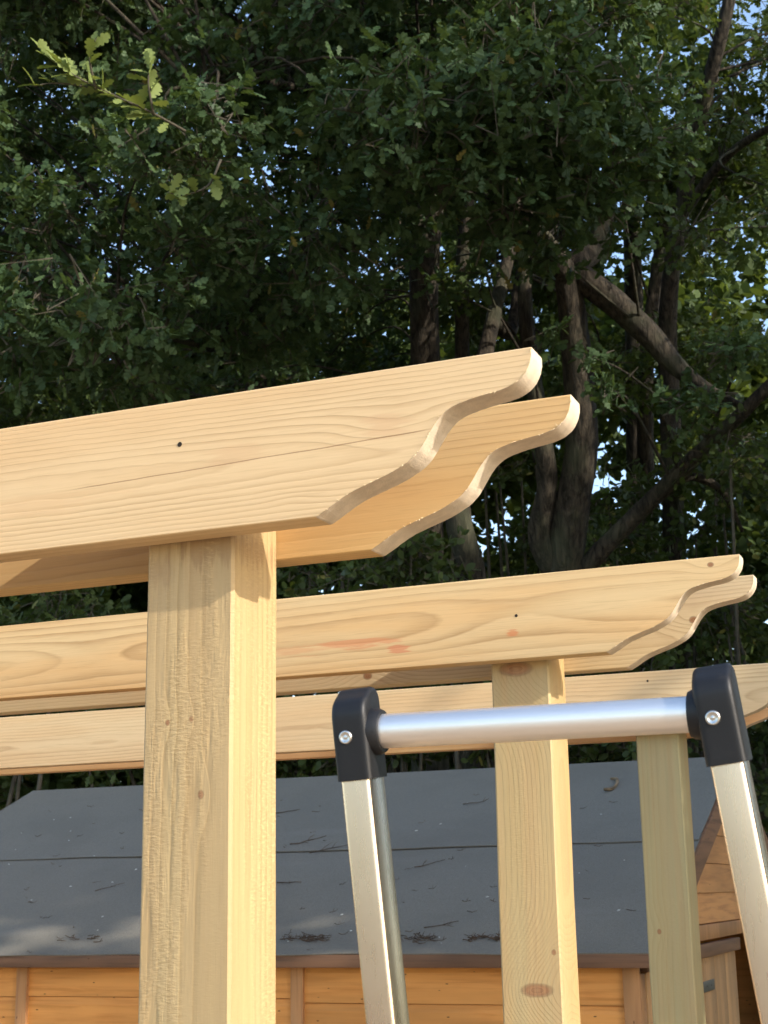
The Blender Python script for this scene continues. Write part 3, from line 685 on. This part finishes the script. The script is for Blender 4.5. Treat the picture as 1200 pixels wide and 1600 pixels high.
for sgn, c, ez in ((1, CL, ezs[0]), (-1, CR, ezs[1])):
    ey = np.cross(ez, bar); ey /= np.linalg.norm(ey); exl = np.cross(ey, ez)
    low = c[2]/ez[2]; frm = (LL(c), exl, ey, ez)
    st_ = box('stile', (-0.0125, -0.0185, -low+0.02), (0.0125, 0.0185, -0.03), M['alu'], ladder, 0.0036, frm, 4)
    box('rubber_foot', (-0.017, -0.023, -low), (0.017, 0.023, -low+0.035), M['plastic'], st_, 0.004, frm)
    # cap: extruded side profile (depth, height) with a sloped, rounded shoulder
    prof = catmull([(-CD/2, -0.038), (-CD/2, -0.010), (-CD/2, 0.010), (-CD/2+0.0012, 0.0185), (-CD/2+0.006, 0.0262), (-CD/2+0.017, 0.0325), (0.002, 0.0360), (0.012, 0.0365), (0.0180, 0.0335), (CD/2, 0.026), (CD/2, 0.0), (CD/2, -0.038)], 3)
    bm = bmesh.new(); rings = []
    for wx in np.sin(np.linspace(-math.pi/2, math.pi/2, 19)):                   # shoulders pulled in towards the sides so that the cap is domed
        ins = 0.0045*abs(wx)**12; ring = []
        for y, z in prof:
            k_ = 1-ins/0.022
            zz = z if z < 0.0 else z*(1-ins/0.037)
            ring.append(bm.verts.new(LL(c+exl*(wx*CW/2)+ey*(y*(k_ if abs(y) > .01 else 1))+ez*zz)))
        rings.append(ring)
    for a_, b_ in zip(rings, rings[1:]):
        for i_ in range(len(a_)): j_ = (i_+1) % len(a_); bm.faces.new((a_[i_], a_[j_], b_[j_], b_[i_]))
    bm.faces.new(rings[0]); bm.faces.new(rings[-1][::-1])
    cap = link('corner_cap', bm_mesh('corner_cap', bm, 50), M['plastic'], ladder)
    V, T = tube([LL(c+bar*sgn*(CW/2-0.004)), LL(c+bar*sgn*(CW/2+0.004)), LL(c+bar*sgn*(CW/2+0.0075))], [0.0198, 0.0190, 0.0172], 32)
    m_ = mesh_tris('collar', V, T, True); m_.set_sharp_from_angle(angle=math.radians(40)); link('collar', m_, M['plastic'], cap)
    o_ = c-ey*(CD/2)-ez*0.003-exl*0.003
    pr_ = [(0.0057, 0.0), (0.0055, 0.0012), (0.0048, 0.0018), (0.0037, 0.0016), (0.0027, 0.0006), (0.0014, 0.0008), (0.0004, 0.0013)]
    Vr = []; n = 20
    for r_, d_ in pr_:
        for a_ in np.linspace(0, 2*np.pi, n, endpoint=False): Vr.append(LL(o_+exl*r_*math.cos(a_)+ez*r_*math.sin(a_)-ey*d_))
    Fr = [(i_*n+j_, i_*n+(j_+1) % n, (i_+1)*n+(j_+1) % n, (i_+1)*n+j_) for i_ in range(len(pr_)-1) for j_ in range(n)]+[tuple(range((len(pr_)-1)*n, len(pr_)*n))]
    link('rivet', mesh_py('rivet', Vr, Fr, True), M['steel'], cap)
    hp = c-ez*((c[2]-1.30)/ez[2]); ft = hp+np.array([0.0, 0.55, 0]); ft[2] = 0.0      # back leg, from the platform to the ground
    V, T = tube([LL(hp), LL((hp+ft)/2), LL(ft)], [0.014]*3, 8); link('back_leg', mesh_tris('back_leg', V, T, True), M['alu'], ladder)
for hh in (0.28, 0.54, 0.80, 1.06):
    lc, rc = CL-ezs[0]*((CL[2]-hh)/ezs[0][2]), CR-ezs[1]*((CR[2]-hh)/ezs[1][2])
    wv = (rc-lc); mid = (lc+rc)/2; wl_ = np.linalg.norm(wv)
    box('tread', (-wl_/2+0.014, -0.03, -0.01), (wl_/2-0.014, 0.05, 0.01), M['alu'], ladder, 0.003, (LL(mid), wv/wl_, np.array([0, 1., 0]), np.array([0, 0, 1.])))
lc, rc = CL-ezs[0]*((CL[2]-1.31)/ezs[0][2]), CR-ezs[1]*((CR[2]-1.31)/ezs[1][2]); mid = (lc+rc)/2; wl_ = np.linalg.norm(rc-lc)
box('platform', (-wl_/2+0.014, -0.03, -0.012), (wl_/2-0.014, 0.24, 0.012), M['plastic'], ladder, 0.004, (LL(mid), np.array([1., 0, 0]), np.array([0, 1., 0]), np.array([0, 0, 1.])))

# ------------------------------------------------------------------ trees
def oak_leaf(n_st='lobed'):
    if n_st == 'lobed':
        st = [(0.12, 0.03), (0.26, 0.15), (0.34, 0.075), (0.50, 0.24), (0.60, 0.11), (0.76, 0.24), (0.84, 0.13), (0.94, 0.13)]
    else:
        st = [(0.35, 0.26), (0.75, 0.24)]
    V = [(0, 0)]; 
    for y, w in st: V += [(-w, y), (w, y)]
    V.append((0, 1.0)); T = [(0, 2, 1)]
    for i in range(len(st)-1):
        a = 1+2*i; T += [(a, a+1, a+3), (a, a+3, a+2)]
    T.append((2*len(st)-1, 2*len(st), 2*len(st)+1))
    V = np.array(V, float); z = -0.22*(V[:, 1]-0.4)**2-0.35*np.abs(V[:, 0])**1.5+0.0
    return np.c_[V, z], np.array(T, int)
LOBED, SIMPLE = oak_leaf('lobed'), oak_leaf('simple')
def unit(a): return a/(np.linalg.norm(a, axis=-1, keepdims=True)+1e-9)
def leaves(pos, axis, nrm, size, tmpl, wid=1.0):
    tv, tt = tmpl; n = len(pos)
    axis = unit(axis); nrm = unit(nrm-axis*np.sum(nrm*axis, 1, keepdims=True)); side = np.cross(axis, nrm)
    w = size*wid
    V = (pos[:, None, :]+side[:, None, :]*(tv[None, :, 0:1]*w[:, None, None])+axis[:, None, :]*(tv[None, :, 1:2]*size[:, None, None])
         + nrm[:, None, :]*(tv[None, :, 2:3]*size[:, None, None]))
    T = tt[None]+(np.arange(n)*len(tv))[:, None, None]
    return V.reshape(-1, 3), T.reshape(-1, 3)
def foliage(blobs, r, per=58, m=10, size=(0.085, 0.13), tmpl=LOBED, twig=True, up=0.8):
    """blobs: (centre, radius). Sprays of leaves on short twigs spread through each blob; returns leaf mesh data and twig mesh data"""
    LV, TV = [], []; o1 = 0
    for c, rad in blobs:
        n = max(4, int(per*(rad/0.6)**2))
        d = unit(r.normal(0, 1, (n, 3))); rr = rad*r.uniform(0.25, 1.0, n)**0.6
        d[:, 2] *= 0.72
        tip = c+d*rr[:, None]
        dirn = unit(d+r.normal(0, .45, (n, 3))+np.array([0, 0, -0.12]))
        tl = r.uniform(.16, .34, n)
        base = tip-dirn*tl[:, None]
        f = r.uniform(0.05, 1.1, (n, m))**0.6
        pos = base[:, None]+dirn[:, None]*(f*tl[:, None])[:, :, None]+r.normal(0, .012, (n, m, 3))
        ax = unit(dirn[:, None]*0.75+r.normal(0, .62, (n, m, 3)))
        nm = unit(np.array([0, 0, up])+0.35*d[:, None]+r.normal(0, .5, (n, m, 3)))
        sz = r.uniform(size[0], size[1], (n, m))*r.uniform(.75, 1.0, (n, m))
        LV.append((pos.reshape(-1, 3), ax.reshape(-1, 3), nm.reshape(-1, 3), sz.ravel()))
        if twig:
            root = c+(tip-c)*0.25
            for q in range(n):
                if r.random() < .8:
                    TV.append(tube([root[q]*.35+base[q]*.65, base[q], tip[q]], [.006, .0042, .0015], 3, caps=False))
    pos = np.concatenate([x[0] for x in LV]); ax = np.concatenate([x[1] for x in LV]); nm = np.concatenate([x[2] for x in LV]); sz = np.concatenate([x[3] for x in LV])
    return leaves(pos, ax, nm, sz, tmpl), (join(TV) if TV else None)
def make_tree(name, label, trunk, limbs, blobs, seed, leafmat, group='trees behind the shed', cat='tree', per=66, tmpl=LOBED, size=(0.078, 0.125), m=11, twig=True):
    """trunk, limbs: lists of (u, v, depth, width in px); blobs: (centre, radius)"""
    r = np.random.default_rng(seed)
    def path(pl):
        pts = np.array([at(u, v, d) for u, v, d, w in pl]); rad = np.array([w*d/F_PX/2 for u, v, d, w in pl])
        return pts, rad
    tp, tr = path(trunk)
    base = tp[0].copy(); k = (tp[1]-tp[0]); base = np.array([tp[0][0]-k[0]*0.15, tp[0][1], 0.0])
    tp = np.vstack([base, (base+tp[0])/2+np.array([.02, 0, 0]), tp]); tr = np.concatenate([[tr[0]*1.5, tr[0]*1.12], tr])
    root = empty(name, base, label, cat, group)
    pts = catmull(tp, 6); rad = np.interp(np.linspace(0, 1, len(pts)), np.linspace(0, 1, len(tr)), tr)
    V, T = tube(pts-base, rad, 14, 0.05, r); link('trunk', mesh_tris('trunk', V, T, True), M['bark'], root)
    ends = [(pts, rad)]
    for lb in limbs:
        lp, lr = path(lb); lp = catmull(lp, 6); lr = np.interp(np.linspace(0, 1, len(lp)), np.linspace(0, 1, len(lr)), lr)
        V, T = tube(lp-base, lr, 10, 0.05, r); link('limb', mesh_tris('limb', V, T, True), M['bark'], root); ends.append((lp, lr))
    if blobs:
        # boughs from the nearest wood to each leaf mass
        sk = np.concatenate([p[len(p)//3:] for p, _ in ends]); bp = []
        for c, rd in blobs:
            j = r.choice(np.argsort(np.linalg.norm(sk-(c-np.array([0, 0, .5])), axis=1))[:9]); a = sk[j]
            md = (a+c)/2+np.array([r.normal(0, .15), r.normal(0, .15), .18]); pth = catmull([a, md, c], 4)
            if np.linalg.norm(c-a) < 7: bp.append(tube(pth, np.linspace(.012, .004, len(pth)), 5, caps=False))
        if bp:
            for V, T in bp: link('bough', mesh_tris('bough', V-base, T, True), M['bark'], root)
        (V, T), tw = foliage(blobs, r, per, m, size, tmpl, twig)
        tag(link('crown', mesh_tris('crown', V-base, T), leafmat, root), kind='stuff')
        if tw is not None: tag(link('twigs', mesh_tris('twigs', tw[0]-base, tw[1]), M['twig_bark'], root), kind='stuff')
    return root, base
rb = np.random.default_rng(77)
def field(xr, yr, dr, n, rr=(0.4, 0.75), ok=None):
    out = []; guard = 0
    while len(out) < n and guard < n*30:
        guard += 1
        u, v, d = rb.uniform(*xr), rb.uniform(*yr), rb.uniform(*dr)
        if ok and not ok(u, v, d): continue
        out.append((at(u, v, d), rb.uniform(*rr)))
    return out
def spot(*l): return [(at(u, v, d), r_) for u, v, d, r_ in l]
def clear(u, v, d):                                    # leave the stand of stems open to view
    return not (585 < u < 1010 and v > 300) and not (1000 <= u and v > 470)

oak, oak_base = make_tree('oak_tree', 'large spreading oak whose dense dark crown fills the upper left', [(668, 1000, 11, 54), (664, 560, 11, 48), (662, 430, 11, 46), (670, 340, 11, 44), (690, 230, 11, 36), (700, 80, 11, 28), (720, -150, 11, 18)],
    [[(664, 345, 11, 30), (600, 358, 10.7, 28), (520, 392, 10.4, 24), (440, 445, 10.2, 20), (380, 490, 10, 17), (330, 545, 9.8, 12)],
     [(672, 300, 11, 26), (560, 180, 10, 20), (430, 130, 9, 14), (300, 130, 8.2, 9)],
     [(680, 250, 11, 24), (640, 130, 9.8, 16), (560, 40, 8.8, 10)],
     [(330, 545, 9.8, 12), (240, 520, 8.8, 9), (150, 500, 8.2, 6)]],
    field((-320, 600), (-420, 560), (8.0, 10.8), 66, ok=clear)+field((-320, 560), (-300, 610), (11.2, 13.2), 26, (0.55, 0.85), clear)
    + spot((150, 520, 7.7, .42), (60, 470, 7.8, .4), (250, 500, 8.0, .38), (230, 240, 7.6, .36), (330, 190, 7.5, .34), (320, 260, 7.7, .34), (640, 220, 7.9, .4), (560, 190, 7.8, .38), (110, 330, 8.2, .4), (30, 560, 8.0, .4), (200, 590, 8.3, .4), (540, 540, 12.5, .38), (600, 560, 13, .4), (620, 420, 13, .35), (585, 450, 12.8, .32), (500, 575, 12.6, .35), (150, 290, 11.5, .5), (190, 400, 11.5, .5), (120, 350, 11.8, .5), (220, 330, 11, .42), (60, 270, 11.5, .5), (20, 230, 11.2, .45), (330, 300, 11.5, .42), (500, 470, 11.8, .4), (520, 300, 11.5, .4), (190, 470, 11.6, .42)), 101, M['leaf_oak'])
make_tree('oak_tree', 'forked oak with thick curved trunk and crossing boughs right of centre', [(880, 1000, 10, 72), (882, 880, 10, 60), (896, 780, 10, 55), (909, 690, 10, 51), (905, 600, 10, 48), (896, 500, 10, 45), (890, 425, 10, 42), (930, 390, 10.2, 34), (945, 330, 10.3, 30), (975, 230, 10.5, 26), (990, 100, 10.6, 20), (1000, -150, 10.8, 12)],
    [[(892, 440, 10, 44), (840, 370, 9.8, 40), (790, 310, 9.6, 30), (720, 240, 9.3, 20), (640, 190, 9.0, 12)],
     [(895, 425, 10, 42), (955, 470, 9.9, 42), (1010, 520, 9.8, 40), (1060, 575, 9.7, 30), (1110, 610, 9.6, 17), (1170, 640, 9.5, 9)],
     [(866, 890, 10, 44), (843, 835, 10, 36), (855, 760, 10, 33), (849, 690, 10, 30), (835, 600, 10.1, 27), (822, 500, 10.2, 24), (818, 400, 10.4, 20), (800, 280, 10.6, 14)],
     [(900, 905, 10, 32), (950, 850, 9.9, 29), (1015, 785, 9.8, 27), (1085, 715, 9.6, 25), (1170, 635, 9.4, 22), (1260, 540, 9.2, 16), (1330, 420, 9, 9)],
     [(1040, 755, 9.75, 18), (1085, 745, 9.8, 15), (1130, 770, 9.8, 11), (1160, 830, 9.9, 6)]],
    field((600, 1010), (-420, 290), (7.8, 10.4), 36)+field((600, 1050), (-300, 480), (11.5, 13.5), 9, (0.5, 0.8))
    + spot((700, 270, 7.9, .38), (800, 330, 8.2, .38), (870, 200, 7.8, .36), (760, 110, 7.9, .36), (900, 300, 8.6, .34), (960, 610, 9.1, .2), (1080, 640, 9.0, .28), (1130, 560, 9.0, .32), (640, 400, 9.2, .24), (770, 360, 9.0, .26), (860, 400, 9.0, .24), (690, 450, 9.6, .18), (860, 530, 9.3, .16), (930, 560, 9.2, .16), (760, 420, 9.5, .2)), 102, M['leaf_oak'])
make_tree('slim_tree', 'slim straight stem rising close beside the big oak trunk', [(724, 1000, 12, 26), (722, 540, 12, 23), (722, 420, 12, 21), (733, 300, 12, 18), (745, 100, 12.2, 12), (750, -150, 12.4, 8)], [],
    field((600, 860), (-300, 420), (11.8, 13.8), 9, (0.45, 0.7)), 103, M['leaf_mid'])
make_tree('slim_tree', 'short crooked trunk dappled with sun below the second beam end', [(742, 1000, 9.4, 46), (738, 900, 9.4, 44), (718, 820, 9.4, 42), (716, 740, 9.5, 38), (740, 640, 9.7, 32), (770, 500, 10, 24), (800, 380, 10.4, 18)],
    [[(770, 500, 10, 18), (797, 520, 10.3, 20), (812, 440, 10.6, 18), (822, 340, 10.8, 14)]],
    field((600, 1000), (330, 620), (11.6, 13.5), 15, (0.35, 0.55)), 104, M['leaf_mid'])
make_tree('slim_tree', 'thin upright trunk standing behind the leaning dark bough', [(1016, 1000, 12.5, 34), (1012, 860, 12.5, 31), (1008, 700, 12.5, 27), (1010, 560, 12.5, 24), (1030, 400, 12.6, 20), (1060, 200, 12.8, 14)], [],
    field((950, 1250), (150, 560), (12.0, 14.0), 8, (0.4, 0.65)), 105, M['leaf_mid'])
make_tree('young_oak', 'oak at the far right with pale upper stem and sunlit yellow green leaves', [(1060, 1000, 11.5, 36), (1046, 620, 11.5, 32), (1044, 480, 11.5, 28), (1062, 340, 11.4, 26), (1095, 180, 11.2, 24), (1128, 50, 11, 22), (1150, -60, 11, 18), (1170, -250, 11, 10)],
    [[(1062, 340, 11.4, 18), (1140, 240, 11, 14), (1240, 180, 10.6, 9)]],
    field((1020, 1560), (-420, 440), (9.6, 12.8), 24, (0.4, 0.66))+spot((1165, 110, 11.5, .5), (1200, 60, 12, .5), (1130, 150, 12, .45), (1190, 190, 11.8, .45)), 106, M['leaf_mid'], per=42)
make_tree('dark_tree', 'dark tree trunk half hidden in the leaves at left above the nearest beam', [(398, 1000, 12, 40), (400, 600, 12, 34), (392, 540, 12, 30), (372, 420, 12.2, 24), (360, 200, 12.5, 16)],
    [[(396, 570, 12, 20), (440, 500, 12.2, 15), (480, 420, 12.4, 9)]],
    field((-350, 540), (-200, 560), (12.0, 14.5), 15, (0.55, 0.85))+field((-250, 560), (500, 720), (12.5, 14.5), 12, (0.4, 0.65)), 107, M['leaf_mid'])
make_tree('tall_tree', 'tall pale trunk glimpsed high in the crowns at upper right', [(1000, 1000, 13.5, 34), (992, 560, 13.5, 30), (988, 380, 13.5, 28), (984, 190, 13.5, 26), (984, 20, 13.6, 20), (990, -200, 13.8, 12)], [],
    field((880, 1150), (-300, 350), (13.5, 15.0), 8, (0.5, 0.75)), 108, M['leaf_mid'])

# the sunlit spray at the tip of the big oak's nearest branch: every leaf its own piece
def detailed_leaf(name):
    st = [(0.0, 0.015), (0.10, 0.05), (0.20, 0.15), (0.27, 0.17), (0.33, 0.09), (0.44, 0.22), (0.52, 0.25), (0.58, 0.14), (0.70, 0.26), (0.78, 0.24), (0.84, 0.14), (0.92, 0.17), (0.98, 0.10), (1.02, 0.0)]
    V = []; Fc = []
    for y, w in st:
        zz = -0.18*(y-0.45)**2; V += [(-w, y, zz+0.10*w), (0, y, zz-0.02), (w, y, zz+0.10*w)]
    for i in range(len(st)-1):
        a = 3*i; Fc += [(a, a+1, a+4, a+3), (a+1, a+2, a+5, a+4)]
    return mesh_py(name, V, Fc, True)
LEAF = detailed_leaf('leaf')
rl = np.random.default_rng(31)
sprays = [([(290, 205, 7.3), (235, 175, 7.15), (180, 150, 7.05), (120, 120, 6.95), (70, 85, 6.9)], 34), ([(180, 150, 7.05), (130, 135, 7.0), (85, 130, 6.95), (50, 135, 6.92)], 9),
          ([(240, 180, 7.15), (232, 130, 7.1), (236, 100, 7.1)], 10), ([(345, 250, 7.2), (325, 290, 7.1), (285, 305, 7.05), (262, 300, 7.0)], 12), ([(150, 140, 7.0), (140, 90, 6.95), (150, 60, 6.9)], 7)]
tw = []
for pl, n in sprays:
    pts = catmull([at(*p) for p in pl], 6); tw.append(tube(pts-oak_base, np.linspace(.0075, .002, len(pts)), 5))
    for q in range(n):
        f = 0.15+0.88*(q+rl.random()*.5)/n; p = pts[min(len(pts)-1, int(f*(len(pts)-1)))]; k = min(len(pts)-2, int(f*(len(pts)-1)))
        dr = unit(pts[k+1]-pts[k]); ax = unit(dr*0.7+rl.normal(0, .55, 3)); nm = np.array([.25, -.3, .75])+rl.normal(0, .4, 3)
        nm = unit(nm-ax*(nm@ax)); sd = np.cross(ax, nm); s = rl.uniform(.085, .125)
        o = link('leaf', LEAF, M['leaf_sunlit'], oak)
        o.matrix_local = Matrix(((sd[0]*s, ax[0]*s, nm[0]*s, p[0]-oak_base[0]), (sd[1]*s, ax[1]*s, nm[1]*s, p[1]-oak_base[1]), (sd[2]*s, ax[2]*s, nm[2]*s, p[2]-oak_base[2]), (0, 0, 0, 1)))
V, T = join(tw); tag(link('branch', mesh_tris('branch', V, T, True), M['twig_bark'], oak), 'slender sunlit branch tip with pale leaves')

# ------------------------------------------------------------------ shrubs between shed and stems
def make_shrub(label, blobs, seed, per=75, size=(0.05, 0.085)):
    r = np.random.default_rng(seed); cs_ = np.array([b[0] for b in blobs]); base = np.array([cs_[:, 0].mean(), cs_[:, 1].mean(), 0.0])
    root = empty('shrub', base, label, 'shrub', 'shrubs behind the shed')
    st = []
    for c, rd in blobs:
        md = base*.5+c*.5+np.array([r.normal(0, .15), r.normal(0, .15), -.1]); st.append(tube(catmull([base+np.array([r.normal(0, .1), r.normal(0, .1), 0]), md, c], 4)-base, np.linspace(.03, .008, 9), 5))
    V, T = join(st); link('stem', mesh_tris('stem', V, T, True), M['twig_bark'], root)
    (V, T), tw_ = foliage(blobs, r, per, 11, size, SIMPLE if size[1] < .09 else LOBED, True, 0.6)
    tag(link('foliage', mesh_tris('foliage', V-base, T), M['leaf_ivy'], root), kind='stuff')
    if tw_: tag(link('twigs', mesh_tris('twigs', tw_[0]-base, tw_[1]), M['twig_bark'], root), kind='stuff')
make_shrub('dark leafy shrub above the left end of the shed ridge', field((-260, 120), (930, 1300), (8.3, 9.2), 17, (0.3, 0.45)), 201, size=(0.07, 0.10))
make_shrub('yellow tinged leafy shrub behind the ridge beside the nearest post', field((120, 460), (900, 1290), (8.3, 9.2), 17, (0.3, 0.45)), 202, size=(0.07, 0.10))
make_shrub('dense shrub behind the ridge between nearest post and ladder', field((430, 690), (840, 1280), (8.4, 9.3), 17, (0.28, 0.42)), 203)
make_shrub('low dark shrub under the crooked dappled trunk', field((660, 850), (930, 1280), (8.4, 9.2), 13, (0.25, 0.38)), 204)
make_shrub('glossy shrub behind the ridge right of the middle post', field((850, 1040), (960, 1270), (8.4, 9.3), 13, (0.25, 0.38)), 205)
make_shrub('tall glossy holly like shrub below the leaning bough', field((930, 1130), (720, 1000), (10.6, 11.8), 14, (0.3, 0.5)), 206)
make_shrub('sun flecked shrub filling the right edge above the ladder cap', field((1100, 1420), (640, 1180), (9.4, 10.8), 18, (0.35, 0.5))+field((1080, 1420), (1020, 1330), (9.2, 10.2), 10, (0.3, 0.45)), 207)
make_shrub('dark undergrowth shrub glimpsed between the forked trunks', field((740, 880), (600, 900), (11.5, 12.6), 9, (0.3, 0.5)), 208)
make_shrub('dark undergrowth shrub under the nearest beam end', field((520, 730), (620, 900), (11.6, 12.8), 10, (0.35, 0.5)), 209)

# ------------------------------------------------------------------ far wood, one mass
rf = np.random.default_rng(55)
blobs = [(at(rf.uniform(-1100, 2300), rf.uniform(560, 1420), rf.uniform(17, 24)), rf.uniform(.9, 1.6)) for _ in range(190)]
blobs += [(at(rf.uniform(-900, 1900), rf.uniform(-300, 600), rf.uniform(16, 22)), rf.uniform(.6, 1.1)) for _ in range(95)]
blobs = [b for b in blobs if not (lambda u_, v_: (u_ > 0.06 and v_ > 0.02 and rf.random() < .55) or (-0.15 < u_ < -0.05 and v_ > 0.26 and rf.random() < .5))(((b[0]-EYE)@RGT)/((b[0]-EYE)@FWD), ((b[0]-EYE)@UPV)/((b[0]-EYE)@FWD))]
blobs += [(at(rf.uniform(-300, 1300), rf.uniform(480, 760), rf.uniform(15, 19)), rf.uniform(.6, 1.0)) for _ in range(45)]
blobs += [(at(rf.uniform(-900, 2000), rf.uniform(900, 1420), rf.uniform(15, 18)), rf.uniform(.8, 1.3)) for _ in range(110)]
(V, T), _ = foliage(blobs, rf, 34, 10, (0.15, 0.24), SIMPLE, False)
tag(link('far_wood', mesh_tris('far_wood', V, T), M['leaf_mid']), 'far woodland foliage seen through gaps between the stems', 'woodland', kind='stuff')

# ------------------------------------------------------------------ garden trees to the right, which shade the shed
def shade_tree(label, x, y, h, blobs, seed):
    r = np.random.default_rng(seed); base = np.array([x, y, 0.0]); root = empty('garden_tree', base, label, 'tree', 'trees at the right of the garden')
    pts = catmull([(0, 0, 0), (.05, .03, h*.3), (-.08, .05, h*.6), (0, 0, h*.95)], 5); V, T = tube(pts, np.linspace(.2, .05, len(pts)), 10, .05, r)
    link('trunk', mesh_tris('trunk', V, T, True), M['bark'], root)
    (V, T), _ = foliage([(np.array(c), rd) for c, rd in blobs], r, 40, 10, (0.12, 0.18), SIMPLE, False)
    tag(link('crown', mesh_tris('crown', V-base, T), M['leaf_mid'], root), kind='stuff')
def crown_blobs(x, y, z0, z1, rx, ry, n, r, rad=(0.5, 0.85)):
    out = []
    for _ in range(n):
        d = unit(r.normal(0, 1, 3))*r.uniform(.3, 1)**.5; out.append(((x+d[0]*rx, y+d[1]*ry, (z0+z1)/2+d[2]*(z1-z0)/2), r.uniform(*rad)))
    return out
rs = np.random.default_rng(66)
shade_tree('broad tree beyond the right edge, shading the shed roof', 5.2, 4.4, 9.0, crown_blobs(5.2, 4.5, 1.0, 10.9, 1.7, 2.5, 135, rs)+crown_blobs(5.0, 4.4, 4.4, 8.0, 1.3, 1.65, 70, rs), 301)
shade_tree('tall tree beyond the right edge, shading the stand of oaks', 5.6, 9.0, 9.0, crown_blobs(5.6, 9.0, 1.0, 11.2, 1.8, 2.4, 100, rs), 302)
shade_tree('far tree beyond the right edge, behind the others', 6.2, 13.0, 9.0, crown_blobs(6.2, 13.0, 1.0, 10.5, 1.8, 2.4, 100, rs), 303)
shade_tree('low bushy tree beyond the right edge, shading the farthest post', 3.0, 3.0, 3.2, crown_blobs(3.0, 3.0, 0.4, 3.9, 0.7, 0.75, 30, rs, (0.3, 0.42)), 304)
